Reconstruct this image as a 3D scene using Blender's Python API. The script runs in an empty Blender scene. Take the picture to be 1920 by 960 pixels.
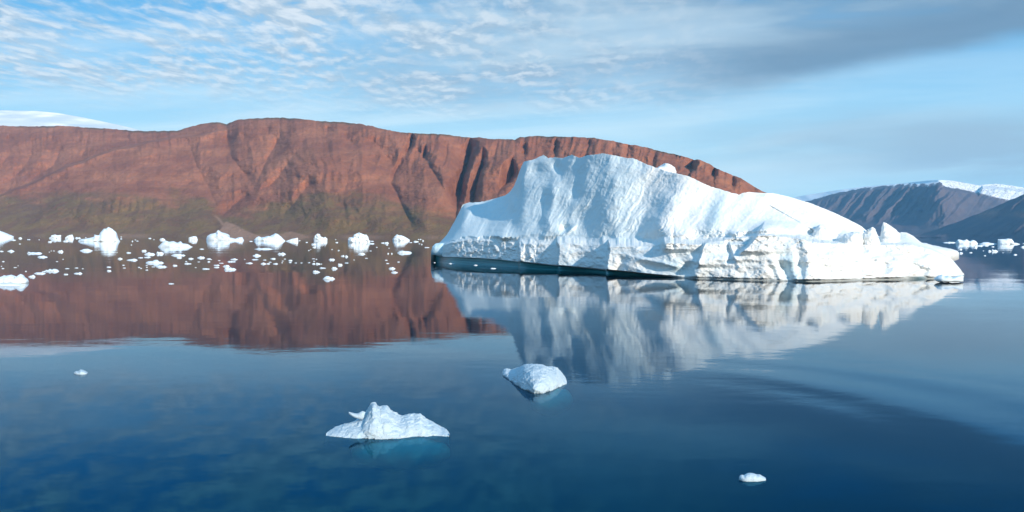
import bpy, math
import numpy as np

S = bpy.context.scene
COL = S.collection
R = math.radians
RNG = np.random.default_rng(7)

# ------------------------------------------------------------------ camera
FPX = 1423.0            # focal length in pixels of the 1920 wide photograph
CAM = np.array([0.0, 0.0, 12.0])
PITCH, ROLL = math.atan(38.5 / FPX), R(0.21)
fw = np.array([0, math.cos(PITCH), -math.sin(PITCH)])
r0 = np.array([1.0, 0, 0]); u0 = np.array([0, math.sin(PITCH), math.cos(PITCH)])
rt = math.cos(ROLL) * r0 + math.sin(ROLL) * u0
up = -math.sin(ROLL) * r0 + math.cos(ROLL) * u0
from mathutils import Matrix
cd = bpy.data.cameras.new('camera'); cam = bpy.data.objects.new('camera', cd); COL.objects.link(cam)
cam.matrix_world = Matrix(((rt[0], up[0], -fw[0], CAM[0]), (rt[1], up[1], -fw[1], CAM[1]),
                           (rt[2], up[2], -fw[2], CAM[2]), (0, 0, 0, 1)))
cd.sensor_width = 36; cd.lens = 36 * FPX / 1920; cd.clip_start = 0.5; cd.clip_end = 80000
S.camera = cam

# ------------------------------------------------------------------ exposure, sampling
S.view_settings.view_transform = 'Standard'; S.view_settings.look = 'None'
S.view_settings.gamma = 1; S.view_settings.use_curve_mapping = False
S.view_settings.exposure = 0.08
S.render.engine = 'CYCLES'
S.cycles.use_denoising = True
S.cycles.max_bounces = 8; S.cycles.transparent_max_bounces = 8; S.cycles.volume_bounces = 1
S.cycles.caustics_reflective = False; S.cycles.caustics_refractive = False

# ------------------------------------------------------------------ sun
SUN_AZ, SUN_EL = R(36), R(22)      # azimuth: to the right of straight behind the camera
sdir = np.array([math.sin(SUN_AZ) * math.cos(SUN_EL), -math.cos(SUN_AZ) * math.cos(SUN_EL), math.sin(SUN_EL)])
sl = bpy.data.lights.new('sun', 'SUN'); sl.energy = 5.0; sl.angle = R(0.5); sl.color = (1.0, 0.90, 0.77)
so = bpy.data.objects.new('sun', sl); COL.objects.link(so)
from mathutils import Vector
so.rotation_euler = Vector(sdir).to_track_quat('Z', 'Y').to_euler()

# ------------------------------------------------------------------ node helper
class N:
    def __init__(s, nt): s.nt = nt; s.L = nt.links
    def node(s, t, **kw):
        n = s.nt.nodes.new(t)
        for k, v in kw.items(): setattr(n, k, v)
        return n
    def put(s, sock, v):
        if isinstance(v, bpy.types.NodeSocket): s.L.new(v, sock)
        elif v is not None:
            if hasattr(sock.default_value, '__len__') and not hasattr(v, '__len__'): v = (v, v, v)
            if hasattr(sock.default_value, '__len__') and len(sock.default_value) == 4 and len(v) == 3: v = (*v, 1)
            sock.default_value = v
    def m(s, op, a, b=None, c=None, clamp=False):
        n = s.node('ShaderNodeMath', operation=op, use_clamp=clamp)
        for i, v in enumerate((a, b, c)): s.put(n.inputs[i], v)
        return n.outputs[0]
    def v(s, op, a, b=None):
        n = s.node('ShaderNodeVectorMath', operation=op)
        s.put(n.inputs[0], a)
        if b is not None: s.put(n.inputs[1], b)
        return n.outputs[0]
    def ss(s, x, lo, hi, a=0.0, b=1.0):
        n = s.node('ShaderNodeMapRange', interpolation_type='SMOOTHSTEP')
        s.put(n.inputs[0], x); s.put(n.inputs[1], lo); s.put(n.inputs[2], hi); s.put(n.inputs[3], a); s.put(n.inputs[4], b)
        return n.outputs[0]
    def mix(s, f, a, b, bt='MIX'):
        n = s.node('ShaderNodeMix', data_type='RGBA', blend_type=bt)
        s.put(n.inputs[0], f); s.put(n.inputs[6], a); s.put(n.inputs[7], b)
        return n.outputs[2]
    def noise(s, vec, scale, detail=4, rough=0.55, dist=0.0, typ='FBM', lac=2.0):
        n = s.node('ShaderNodeTexNoise', noise_type=typ)
        s.put(n.inputs['Vector'], vec); n.inputs['Scale'].default_value = scale
        n.inputs['Detail'].default_value = detail; n.inputs['Roughness'].default_value = rough
        n.inputs['Distortion'].default_value = dist; n.inputs['Lacunarity'].default_value = lac
        return n.outputs[0]
    def scalev(s, vec, sc): return s.v('MULTIPLY', vec, sc)
    def comb(s, x, y, z):
        n = s.node('ShaderNodeCombineXYZ')
        for i, q in enumerate((x, y, z)): s.put(n.inputs[i], q)
        return n.outputs[0]
    def attr(s, name):
        n = s.node('ShaderNodeAttribute'); n.attribute_name = name
        return n.outputs['Fac']
    def bump(s, h, dist, strength=1.0, normal=None):
        n = s.node('ShaderNodeBump'); n.inputs['Strength'].default_value = strength
        n.inputs['Distance'].default_value = dist; s.put(n.inputs['Height'], h)
        if normal is not None: s.put(n.inputs['Normal'], normal)
        return n.outputs[0]

# ------------------------------------------------------------------ sky
W = bpy.data.worlds.new('World'); S.world = W; W.use_nodes = True
nt = W.node_tree; nt.nodes.clear(); n = N(nt)
SKY = 0.10
sky = n.node('ShaderNodeTexSky', sky_type='NISHITA'); sky.sun_disc = False
sky.sun_elevation = SUN_EL; sky.sun_rotation = math.atan2(sdir[0], sdir[1])
sky.air_density = 1.0; sky.dust_density = 0.6; sky.ozone_density = 1.6; sky.altitude = 0
hs = n.node('ShaderNodeHueSaturation'); hs.inputs['Saturation'].default_value = 1.12; hs.inputs['Value'].default_value = 1.0
n.put(hs.inputs['Color'], sky.outputs[0]); base = hs.outputs[0]
tc = n.node('ShaderNodeTexCoord'); D = tc.outputs['Generated']
sep = n.node('ShaderNodeSeparateXYZ'); n.put(sep.inputs[0], D); x, y, z = sep.outputs
ya = n.m('ADD', n.m('ABSOLUTE', y), 0.08)
a = n.m('DIVIDE', x, ya); e = n.m('DIVIDE', z, ya)                    # tangent of azimuth, of elevation
zz = n.m('ADD', n.m('MAXIMUM', z, 0.0), 0.035)
P = n.comb(n.m('DIVIDE', x, zz), n.m('DIVIDE', y, zz), 0.0)           # flat cloud deck seen from below
big = n.noise(n.comb(a, n.m('MULTIPLY', e, 3.0), 0.3), 3.2, 4, 0.55)
wob = n.m('SUBTRACT', big, 0.5)
ep = n.m('ADD', e, n.m('MULTIPLY', wob, 0.05))
ap = n.m('ADD', a, n.m('MULTIPLY', wob, 0.35))
a2 = n.m('SUBTRACT', a, 0.2)
edge = n.m('ADD', n.m('MULTIPLY_ADD', a2, 0.06, 0.168), n.m('MULTIPLY', n.m('MULTIPLY', n.m('MAXIMUM', a2, 0.0), n.m('MAXIMUM', a2, 0.0)), 0.24))
de = n.m('SUBTRACT', ep, edge)
# altocumulus flakes, upper left
Pw = n.v('ADD', P, n.comb(n.m('MULTIPLY', wob, 0.25), n.m('MULTIPLY', wob, 0.2), 0))
Pf = n.scalev(Pw, (1.0, 0.62, 1.0))
ac1 = n.noise(Pf, 9.5, 6, 0.58, 0.25)
ac2 = n.noise(Pf, 1.9, 3, 0.55, 0.4)
Pl = n.v('ADD', Pf, (0.02, -0.055, 0.0))
ac1l = n.noise(Pl, 9.5, 5, 0.55, 0.25)
lit = n.m('SUBTRACT', ac1, ac1l)                                       # sunny upper edges, grey undersides
ac = n.m('ADD', n.m('MULTIPLY', ac1, 0.60), n.m('MULTIPLY', ac2, 0.60))
flk = n.ss(ac, 0.45, 0.68)
acm = n.m('MULTIPLY', n.ss(ep, 0.135, 0.20), n.m('MULTIPLY', n.ss(ap, 0.42, 0.05), n.ss(e, 1.2, 0.5, 0.25, 1.0)))
flk = n.m('MULTIPLY', flk, acm)
# thin veils near the horizon
Pv = n.comb(n.m('MULTIPLY', a, 1.3), n.m('ADD', n.m('MULTIPLY', e, 16.0), n.m('MULTIPLY', a, -1.0)), 0.7)
veil = n.ss(n.noise(Pv, 1.5, 5, 0.55, 0.3), 0.38, 0.70)
# grey sheet, from the top centre to the right
sheetn = n.noise(n.comb(n.m('MULTIPLY_ADD', e, -1.6, a), n.m('MULTIPLY', e, 6.0), 0.1), 4.5, 5, 0.55, 0.4)
sheet = n.m('MULTIPLY', n.ss(de, -0.03, 0.06), n.ss(ap, -0.30, 0.05))
sheet = n.m('MULTIPLY', n.m('MULTIPLY', sheet, n.ss(e, 0.75, 0.42)), n.ss(sheetn, 0.22, 0.55, 0.55, 1.0))
streak = n.m('MULTIPLY', n.ss(de, -0.004, 0.022), n.ss(de, 0.085, 0.035))
streak = n.m('MULTIPLY', streak, n.ss(a, 0.12, 0.34))
# low grey haze patch on the far right
lowp = n.m('MULTIPLY', n.m('MULTIPLY', n.ss(ep, 0.045, 0.09), n.ss(ep, 0.165, 0.12)), n.ss(ap, 0.10, 0.52))
lowp = n.m('MULTIPLY', lowp, n.ss(sheetn, 0.25, 0.6, 0.4, 1.0))
k = 1.0 / SKY
def c(r, g, b): return (r * k, g * k, b * k)
BLUE_T, BLUE_M, BLUE_H = c(.025, .40, .86), c(.15, .47, .76), c(.56, .90, 1.06)
grad = n.mix(n.ss(e, 0.04, 0.36), BLUE_H, BLUE_T)
colr = n.mix(0.88, base, grad)
colr = n.mix(n.m('MULTIPLY', veil, n.m('MULTIPLY', n.ss(e, 0.33, 0.10, 0.10, 0.42), n.ss(a, 0.2, 0.6, 1.0, 0.5))), colr, c(.98, 1.08, 1.08))
colr = n.mix(n.m('MULTIPLY', n.m('MULTIPLY', flk, n.ss(ac2, 0.35, 0.6, 0.6, 1.0)), 0.9), colr,
             n.mix(n.ss(lit, -0.15, 0.19), c(.45, .58, .70), c(.80, .86, .91)))
shc = n.mix(n.ss(sheetn, 0.35, 0.68), c(.255, .41, .58), c(.50, .67, .80))
shc = n.mix(n.m('MULTIPLY', n.m('MULTIPLY', n.ss(lit, -0.10, 0.22), n.ss(ac2, 0.35, 0.6)), n.ss(a, 0.36, -0.05, 0.0, 0.75)), shc, c(.72, .81, .88))
shc = n.mix(n.m('MULTIPLY', n.ss(e, 0.20, 0.36), n.ss(a, 0.0, 0.5)), shc, c(.13, .225, .345))
colr = n.mix(n.m('MULTIPLY', sheet, 0.88), colr, shc)
colr = n.mix(n.m('MULTIPLY', streak, 0.85), colr, c(.17, .285, .42))
colr = n.mix(n.m('MULTIPLY', lowp, 0.85), colr, c(.38, .53, .66))
bg = n.node('ShaderNodeBackground'); bg.inputs['Strength'].default_value = SKY
n.put(bg.inputs[0], colr)
wo = n.node('ShaderNodeOutputWorld'); n.L.new(bg.outputs[0], wo.inputs[0])

# ------------------------------------------------------------------ numpy helpers
_perm = np.random.default_rng(3).permutation(256); _perm = np.concatenate([_perm] * 3)
_g2 = np.array([[math.cos(t), math.sin(t)] for t in np.linspace(0, 2 * math.pi, 17)[:-1]])
_g3 = np.random.default_rng(5).normal(size=(32, 3)); _g3 /= np.linalg.norm(_g3, axis=1)[:, None]
def n2(x, y):
    x, y = np.broadcast_arrays(np.asarray(x, float), np.asarray(y, float))
    xi, yi = np.floor(x).astype(int), np.floor(y).astype(int); xf, yf_ = x - xi, y - yi
    u, v = xf**3 * (xf * (xf * 6 - 15) + 10), yf_**3 * (yf_ * (yf_ * 6 - 15) + 10)
    def g(i, j):
        h = _perm[(_perm[(xi + i) & 255] + yi + j) & 255] & 15
        return _g2[h, 0] * (xf - i) + _g2[h, 1] * (yf_ - j)
    return 1.5 * ((g(0, 0) * (1 - u) + g(1, 0) * u) * (1 - v) + (g(0, 1) * (1 - u) + g(1, 1) * u) * v)
def n3(p):
    pi = np.floor(p).astype(int); f = p - pi; w = f**3 * (f * (f * 6 - 15) + 10)
    out = 0
    for i in (0, 1):
        for j in (0, 1):
            for k_ in (0, 1):
                h = _perm[(_perm[(_perm[(pi[..., 0] + i) & 255] + pi[..., 1] + j) & 255] + pi[..., 2] + k_) & 255] & 31
                d = (_g3[h] * (f - np.array([i, j, k_]))).sum(-1)
                ww = (w[..., 0] if i else 1 - w[..., 0]) * (w[..., 1] if j else 1 - w[..., 1]) * (w[..., 2] if k_ else 1 - w[..., 2])
                out = out + d * ww
    return out * 1.5
def fbm2(x, y, o=4, g=0.5): return sum(g**i * n2(x * 2**i + 17.3 * i, y * 2**i - 9.1 * i) for i in range(o))
def fbm3(p, o=4, g=0.5): return sum(g**i * n3(p * 2**i + 11.7 * i) for i in range(o))
def ridged2(x, y, o=4, g=0.5): return sum(g**i * (1 - 2 * np.abs(n2(x * 2**i + 31.3 * i, y * 2**i + 4.7 * i))) for i in range(o))
def sst(a_, b_, x):
    t = np.clip((x - a_) / (b_ - a_), 0, 1); return t * t * (3 - 2 * t)
def itp(x, pts): pts = np.array(pts, float); return np.interp(x, pts[:, 0], pts[:, 1])
def facets(x, y, seed=0):
    """piecewise tilted planes over jittered cells: chipped ice"""
    xi, yi = np.floor(x).astype(int), np.floor(y).astype(int)
    best = np.full(np.shape(x), 1e9); val = np.zeros(np.shape(x))
    for i in (-1, 0, 1):
        for j in (-1, 0, 1):
            h = _perm[(_perm[(xi + i + seed) & 255] + yi + j) & 255]; h2 = _perm[h + 7]; h3 = _perm[h2 + 3]; h4 = _perm[h3 + 5]
            cx, cy = xi + i + .1 + .8 * h / 255, yi + j + .1 + .8 * h2 / 255
            d = (x - cx)**2 + (y - cy)**2; ww = d < best
            best = np.where(ww, d, best)
            val = np.where(ww, (h3 / 127.5 - 1) * (x - cx) + (h4 / 127.5 - 1) * (y - cy) + .35 * (h3 / 127.5 - 1), val)
    return val

def ray(px, py):
    d = fw + ((np.asarray(px, float)[..., None] - 960) / FPX) * rt - ((np.asarray(py, float)[..., None] - 480) / FPX) * up
    return d / d[..., 1:2]
def at(px, py, dep): return CAM + ray(px, py) * np.asarray(dep, float)[..., None]
def wdep(px, py): return -CAM[2] / ray(px, py)[..., 2]
def yhor(px):
    return 441.5 + (np.asarray(px, float) - 960) * math.tan(ROLL)
def at_z(px, dep, zz_):
    """point on the vertical plane of column px at a given depth and height"""
    p = at(px, yhor(px), dep); p[..., 2] = zz_; return p

def tag(o, label=None, cat=None, group=None, kind=None):
    for k_, v_ in (('label', label), ('category', cat), ('group', group), ('kind', kind)):
        if v_: o[k_] = v_
    return o
def grid(name, P_, mat, attrs=None, parent=None, smooth=True, wrap=False, origin=None):
    nr, nc = P_.shape[:2]; V = P_.reshape(-1, 3)
    org = np.zeros(3) if origin is None else np.asarray(origin, float)
    i = np.arange(nr * nc).reshape(nr, nc)
    if wrap: i = np.concatenate([i, i[:1]], 0)
    f = np.stack([i[:-1, :-1], i[:-1, 1:], i[1:, 1:], i[1:, :-1]], -1).reshape(-1, 4)
    me = bpy.data.meshes.new(name)
    me.vertices.add(len(V)); me.vertices.foreach_set('co', (V - org).astype(np.float32).ravel())
    me.loops.add(f.size); me.loops.foreach_set('vertex_index', f.astype(np.int32).ravel())
    me.polygons.add(len(f)); me.polygons.foreach_set('loop_start', np.arange(0, f.size, 4, dtype=np.int32))
    me.polygons.foreach_set('use_smooth', np.full(len(f), smooth))
    me.update(calc_edges=True); me.validate()
    for k_, v_ in (attrs or {}).items():
        at_ = me.attributes.new(k_, 'FLOAT', 'POINT'); at_.data.foreach_set('value', np.broadcast_to(v_, (nr, nc)).astype(np.float32).ravel())
    me.materials.append(mat)
    o = bpy.data.objects.new(name, me); COL.objects.link(o)
    if parent is not None:
        o.parent = parent; o.location = org - np.array(parent.location)
    else: o.location = org
    return o

# ------------------------------------------------------------------ materials
def material(name):
    m = bpy.data.materials.new(name); m.use_nodes = True; m.node_tree.nodes.clear(); q = N(m.node_tree)
    out = q.node('ShaderNodeOutputMaterial'); b = q.node('ShaderNodeBsdfPrincipled'); q.L.new(b.outputs[0], out.inputs[0])
    return m, q, b, out
def geo(q): return q.node('ShaderNodeNewGeometry').outputs['Position']

def ice_material(name, tint=(0.775, 0.775, 0.755), streak=1.0, bsize=1.0, bst=0.30):
    m, q, b, out = material(name); p = geo(q)
    dirt, wet, clear = q.attr('dirt'), q.attr('wet'), q.attr('clear')
    n1 = q.noise(p, 0.35 / bsize, 6, 0.6); n2_ = q.noise(p, 1.6 / bsize, 5, 0.65)
    col_ = q.mix(q.ss(n1, 0.35, 0.7, 0.0, 0.35), tint, (0.66, 0.77, 0.83))
    col_ = q.mix(q.m('MULTIPLY', clear, q.ss(n2_, 0.3, 0.7, 0.5, 1.0)), col_, (0.42, 0.66, 0.74))
    vn = q.m('ABSOLUTE', q.m('SUBTRACT', q.noise(q.scalev(p, (1, 1, 0.45)), 0.09 / bsize, 4, 0.5, 0.6), 0.5))
    col_ = q.mix(q.ss(vn, 0.012, 0.0, 0.0, 0.35), col_, (0.45, 0.66, 0.76))
    dn = q.m('MULTIPLY', dirt, q.ss(q.noise(q.scalev(p, (1, 1, 2.2)), 1.1 / bsize, 6, 0.7), 0.42, 0.62))
    col_ = q.mix(dn, col_, (0.50, 0.46, 0.40))
    col_ = q.mix(wet, col_, (0.012, 0.085, 0.105))
    q.put(b.inputs['Base Color'], col_)
    q.put(b.inputs['Roughness'], q.ss(wet, 0, 1, 0.55, 0.25))
    b.inputs['IOR'].default_value = 1.31; b.inputs['Specular IOR Level'].default_value = 0.35
    # fine sculpting: streaks running down the face and grainy firn
    ps = q.scalev(p, (1.0, 0.75, 0.16))
    st = q.noise(q.v('ADD', ps, q.comb(q.m('MULTIPLY', q.node('ShaderNodeSeparateXYZ').outputs[2], 0.0), 0, 0)), 0.9 / bsize, 5, 0.6)
    h = q.m('ADD', q.m('MULTIPLY', st, 0.6 * streak), q.m('MULTIPLY', n2_, 0.5))
    h = q.m('ADD', h, q.m('MULTIPLY', q.noise(p, 5.5 / bsize, 3, 0.6), 0.12))
    q.put(b.inputs['Normal'], q.bump(h, 0.55 * bsize, bst))
    return m
ICE = ice_material('glacier_ice')
SMALL = ice_material('floe_ice', (0.82, 0.87, 0.90), 0.2, 0.9)
NEAR_SHADED = ice_material('near_ice_shaded', (0.48, 0.575, 0.635), 0.2, 0.22, 0.85)  # ship's shadow on the nearest lumps put into a dimmer, bluer tint

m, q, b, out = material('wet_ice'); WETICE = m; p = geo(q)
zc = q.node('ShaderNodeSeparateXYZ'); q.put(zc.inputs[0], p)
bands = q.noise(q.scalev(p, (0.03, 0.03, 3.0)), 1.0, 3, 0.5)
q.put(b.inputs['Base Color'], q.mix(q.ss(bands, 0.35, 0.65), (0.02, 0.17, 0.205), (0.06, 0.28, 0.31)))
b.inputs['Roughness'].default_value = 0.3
m, q, b, out = material('submerged_ice'); SUBICE = m; p = geo(q)
q.put(b.inputs['Base Color'], q.mix(q.ss(q.noise(p, 0.8, 5, 0.6), 0.3, 0.7), (0.06, 0.72, 0.62), (0.18, 0.85, 0.76)))
b.inputs['Roughness'].default_value = 0.6
m, q, b, out = material('clear_blue_ice'); BLUEICE = m; p = geo(q)
q.put(b.inputs['Base Color'], q.mix(q.ss(q.noise(p, 0.7, 5, 0.6), 0.3, 0.7), (0.50, 0.72, 0.82), (0.70, 0.83, 0.88)))
b.inputs['Roughness'].default_value = 0.45
q.put(b.inputs['Normal'], q.bump(q.noise(p, 1.6, 5, 0.6), 0.4, 0.6))

# ------------------------------------------------------------------ water
WX0, WX1, WY0, WY1 = -12000.0, 15500.0, -3000.0, 18500.0
m = bpy.data.materials.new('fjord_water'); m.use_nodes = True; m.node_tree.nodes.clear(); q = N(m.node_tree)
out = q.node('ShaderNodeOutputMaterial'); p = geo(q)
sp = q.node('ShaderNodeSeparateXYZ'); q.put(sp.inputs[0], p)
rip1 = q.noise(q.scalev(p, (0.55, 1.0, 1.0)), 0.55, 3, 0.5)
rip2 = q.noise(q.scalev(p, (0.5, 1.0, 1.0)), 0.085, 3, 0.5)
sw = q.noise(q.scalev(p, (0.6, 1.0, 1.0)), 0.016, 2, 0.5)
patch = q.ss(q.noise(q.scalev(p, (0.5, 1, 1)), 0.012, 3, 0.5), 0.38, 0.66, 0.45, 1.25)
rip0 = q.noise(q.scalev(p, (0.6, 1.0, 1.0)), 2.6, 3, 0.55)
hgt = q.m('ADD', q.m('MULTIPLY', q.m('MULTIPLY', rip0, patch), 0.0022), q.m('MULTIPLY', q.m('MULTIPLY', rip1, patch), 0.0095))
hgt = q.m('ADD', hgt, q.m('ADD', q.m('MULTIPLY', rip2, 0.024), q.m('MULTIPLY', sw, 0.16)))
# ring of low wake waves spreading on the right
rx, ry = q.m('SUBTRACT', sp.outputs[0], 8.0), q.m('SUBTRACT', sp.outputs[1], 48.0)
rr_ = q.m('SQRT', q.m('ADD', q.m('MULTIPLY', rx, rx), q.m('MULTIPLY', ry, ry)))
rr_ = q.m('ADD', rr_, q.m('MULTIPLY', q.noise(p, 0.03, 2, 0.5), 3.0))
wake = q.m('MULTIPLY', q.m('COSINE', q.m('MULTIPLY', q.m('SUBTRACT', rr_, 22.5), 2 * math.pi / 10)), q.m('MULTIPLY', q.ss(rr_, 13, 20), q.ss(rr_, 40, 28)))
wake = q.m('MULTIPLY', q.m('MULTIPLY', wake, q.ss(sp.outputs[0], 13, 25)), q.ss(sp.outputs[1], 84, 62))
hgt = q.m('ADD', hgt, q.m('MULTIPLY', wake, 0.017))
bn = q.bump(hgt, 1.0, 1.0)
fr = q.node('ShaderNodeFresnel'); fr.inputs['IOR'].default_value = 1.42; q.put(fr.inputs['Normal'], bn)
gl = q.node('ShaderNodeBsdfGlossy'); gl.inputs['Roughness'].default_value = 0.012; q.put(gl.inputs['Normal'], bn)
q.put(gl.inputs['Color'], q.mix(q.ss(fr.outputs[0], 0.09, 0.60), (0.05, 0.50, 0.86), (0.98, 0.99, 1.0)))
tr = q.node('ShaderNodeBsdfTransparent'); tr.inputs['Color'].default_value = (0.75, 0.97, 1.0, 1)
df = q.node('ShaderNodeBsdfDiffuse'); df.inputs['Color'].default_value = (0.0, 0.046, 0.094, 1)
mx = q.node('ShaderNodeMixShader'); mx.inputs[0].default_value = 0.80
q.L.new(df.outputs[0], mx.inputs[1]); q.L.new(tr.outputs[0], mx.inputs[2])
mf = q.node('ShaderNodeMixShader'); q.L.new(fr.outputs[0], mf.inputs[0]); q.L.new(mx.outputs[0], mf.inputs[1]); q.L.new(gl.outputs[0], mf.inputs[2])
q.L.new(mf.outputs[0], out.inputs[0])
va = q.node('ShaderNodeVolumeAbsorption'); va.inputs['Color'].default_value = (0.0, 0.86, 0.80, 1); va.inputs['Density'].default_value = 1.0
q.L.new(va.outputs[0], out.inputs['Volume'])
WATER = m
def box(name, x0, x1, y0, y1, z0, z1, mat):
    V = [(x0, y0, z0), (x1, y0, z0), (x1, y1, z0), (x0, y1, z0), (x0, y0, z1), (x1, y0, z1), (x1, y1, z1), (x0, y1, z1)]
    F = [(0, 3, 2, 1), (4, 5, 6, 7), (0, 1, 5, 4), (1, 2, 6, 5), (2, 3, 7, 6), (3, 0, 4, 7)]
    me = bpy.data.meshes.new(name); me.from_pydata(V, [], F); me.materials.append(mat)
    o = bpy.data.objects.new(name, me); COL.objects.link(o); return o
tag(box('water', WX0, WX1, WY0, WY1, -40, 0, WATER), kind='structure')

# ------------------------------------------------------------------ terrain
def smo(v, sg):
    k_ = np.exp(-0.5 * (np.arange(-3 * sg, 3 * sg + 1) / sg)**2); k_ /= k_.sum(); n_ = len(k_) // 2
    return np.convolve(np.concatenate([2 * v[0] - v[n_:0:-1], v, 2 * v[-1] - v[-2:-n_ - 2:-1]]), k_, 'valid')
def gully(PX, PY, pts, w, slope, side=0.0):
    """V-shaped valley along a polyline: depth added, falling off linearly at first; side > 0 steepens its right wall"""
    best = np.full(PX.shape, 1e9); sd = np.zeros(PX.shape); hd = np.zeros(PX.shape); L_ = len(pts) - 1
    for k_ in range(L_):
        (x0, y0), (x1, y1) = pts[k_], pts[k_ + 1]; ex, ey = x1 - x0, y1 - y0
        u = np.clip(((PX - x0) * ex + (PY - y0) * ey) / (ex * ex + ey * ey), 0, 1)
        d = np.hypot(PX - x0 - u * ex, PY - y0 - u * ey); q_ = d < best
        best = np.where(q_, d, best); sd = np.where(q_, PX - x0 - u * ex, sd); hd = np.where(q_, (k_ + u) / L_, hd)
    wl = w * np.where(sd > 0, 1 - side, 1 + side)
    return slope * w * np.exp(-best / wl) * sst(-0.05, 0.3, hd) * (1 - 0.6 * sst(0.75, 1.0, hd))
def rock_material(name, kind):
    m, q, b, out = material(name); p = geo(q)
    big_ = q.noise(p, 0.004, 6, 0.62); fine = q.noise(p, 0.03, 6, 0.65)
    sz = q.node('ShaderNodeSeparateXYZ'); q.put(sz.inputs[0], p)
    strat = q.noise(q.comb(q.m('MULTIPLY', sz.outputs[0], 0.0006), q.m('MULTIPLY', sz.outputs[1], 0.0006),
                           q.m('MULTIPLY_ADD', big_, 0.6, q.m('MULTIPLY', sz.outputs[2], 0.028))), 1.0, 5, 0.65)
    if kind == 'red':
        col_ = q.mix(q.ss(big_, 0.32, 0.68), (0.245, 0.092, 0.053), (0.390, 0.157, 0.086))
        col_ = q.mix(q.ss(strat, 0.42, 0.66, 0.0, 0.3), col_, (0.25, 0.088, 0.066))
        col_ = q.mix(q.ss(strat, 0.46, 0.30, 0.0, 0.25), col_, (0.46, 0.185, 0.10))
        col_ = q.mix(q.m('MULTIPLY', q.ss(fine, 0.45, 0.75), 0.4), col_, (0.19, 0.072, 0.062))
        veg = q.m('MULTIPLY', q.attr('veg'), q.ss(q.m('ADD', q.m('MULTIPLY', fine, 0.6), q.m('MULTIPLY', big_, 0.5)), 0.30, 0.52))
        vcol = q.mix(q.ss(q.noise(p, 0.009, 5, 0.6), 0.38, 0.62), (0.135, 0.086, 0.049), (0.175, 0.128, 0.048))
        col_ = q.mix(q.m('MULTIPLY', veg, 0.72), col_, vcol)
        col_ = q.mix(q.m('MULTIPLY', q.attr('sand'), q.ss(fine, 0.2, 0.6, 0.6, 1.0)), col_, (0.36, 0.20, 0.13))
        col_ = q.mix(q.m('MULTIPLY', q.attr('top'), 0.7), col_, (0.10, 0.075, 0.045))
        bd = 22.0
    else:
        col_ = q.mix(q.ss(big_, 0.3, 0.7), (0.085, 0.078, 0.102), (0.140, 0.110, 0.124))  # rock colour shifted to blue, carrying part of the distance haze
        col_ = q.mix(q.ss(strat, 0.4, 0.65, 0.0, 0.4), col_, (0.11, 0.08, 0.085))
        col_ = q.mix(q.m('MULTIPLY', q.attr('sand'), q.ss(fine, 0.3, 0.6)), col_, (0.40, 0.19, 0.13))
        sn = q.m('ADD', q.attr('snow'), q.m('MULTIPLY', q.m('SUBTRACT', fine, 0.5), 0.9))
        col_ = q.mix(q.m('MULTIPLY', q.ss(sn, 0.42, 0.58), q.ss(q.attr('snow'), 0.02, 0.1)), col_, (0.80, 0.82, 0.84))
        bd = 16.0
    q.put(b.inputs['Base Color'], col_)
    b.inputs['Roughness'].default_value = 0.95; b.inputs['Specular IOR Level'].default_value = 0.1
    h = q.m('ADD', q.m('MULTIPLY', fine, 0.8), q.m('MULTIPLY', strat, 0.25))
    q.put(b.inputs['Normal'], q.bump(h, bd, 0.8))
    return m
RED = rock_material('red_sandstone', 'red'); HAZY_BASALT = rock_material('haze_tinted_basalt', 'dark')
m, q, b, out = material('ice_cap_snow'); SNOW = m; p = geo(q)
q.put(b.inputs['Base Color'], q.mix(q.ss(q.noise(q.scalev(p, (0.4, 0.4, 2)), 0.0025, 4, 0.5), 0.45, 0.7, 0, 0.5), (0.68, 0.69, 0.70), (0.50, 0.56, 0.60)))
b.inputs['Roughness'].default_value = 0.7

def terrain(name, cols, ridge, Dsh, Dr, mat, gpow, feats, attrs, nrow=300, back=10, back_len=2500.0, back_drop=0.25, y_low=None, mins=1.6):
    PXc = np.asarray(cols, float); yr = ridge(PXc); ds, dr = Dsh(PXc), Dr(PXc)
    ysh = yhor(PXc) + FPX * (CAM[2] + 6) / ds
    if y_low is not None: ysh = np.full_like(PXc, y_low)
    t = (np.linspace(0, 1, nrow)**0.95)[:, None]
    PY = ysh + (yr - ysh) * t; PX = np.broadcast_to(PXc, PY.shape)
    Dp = ds + (dr - ds) * gpow(t, PX)
    keep = sst(0.0, 0.22, t)
    Dp = Dp + feats(PX, PY, t) * keep
    up_px = (ysh - PY) * mins                     # no overhangs: the slope always leans back a little
    Dp = np.maximum.accumulate(Dp - up_px, 0) + up_px
    Pg = at(PX, PY, Dp); top_ = Pg[-1]
    rows = [Pg]
    for k_ in range(1, back + 1):
        s = k_ / back
        rows.append(at_z(PXc, Dp[-1] + back_len * s, top_[:, 2] * (1 - back_drop * s - (0.75 if k_ == back else 0)))[None])
    A = {kk: np.concatenate([np.broadcast_to(vv, PY.shape), np.repeat(vv[-1:] if np.ndim(vv) else np.full((1, len(PXc)), vv), back, 0)], 0) for kk, vv in attrs(PX, PY, t).items()}
    return tag(grid(name, np.concatenate(rows, 0), mat, A), kind='structure')

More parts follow.
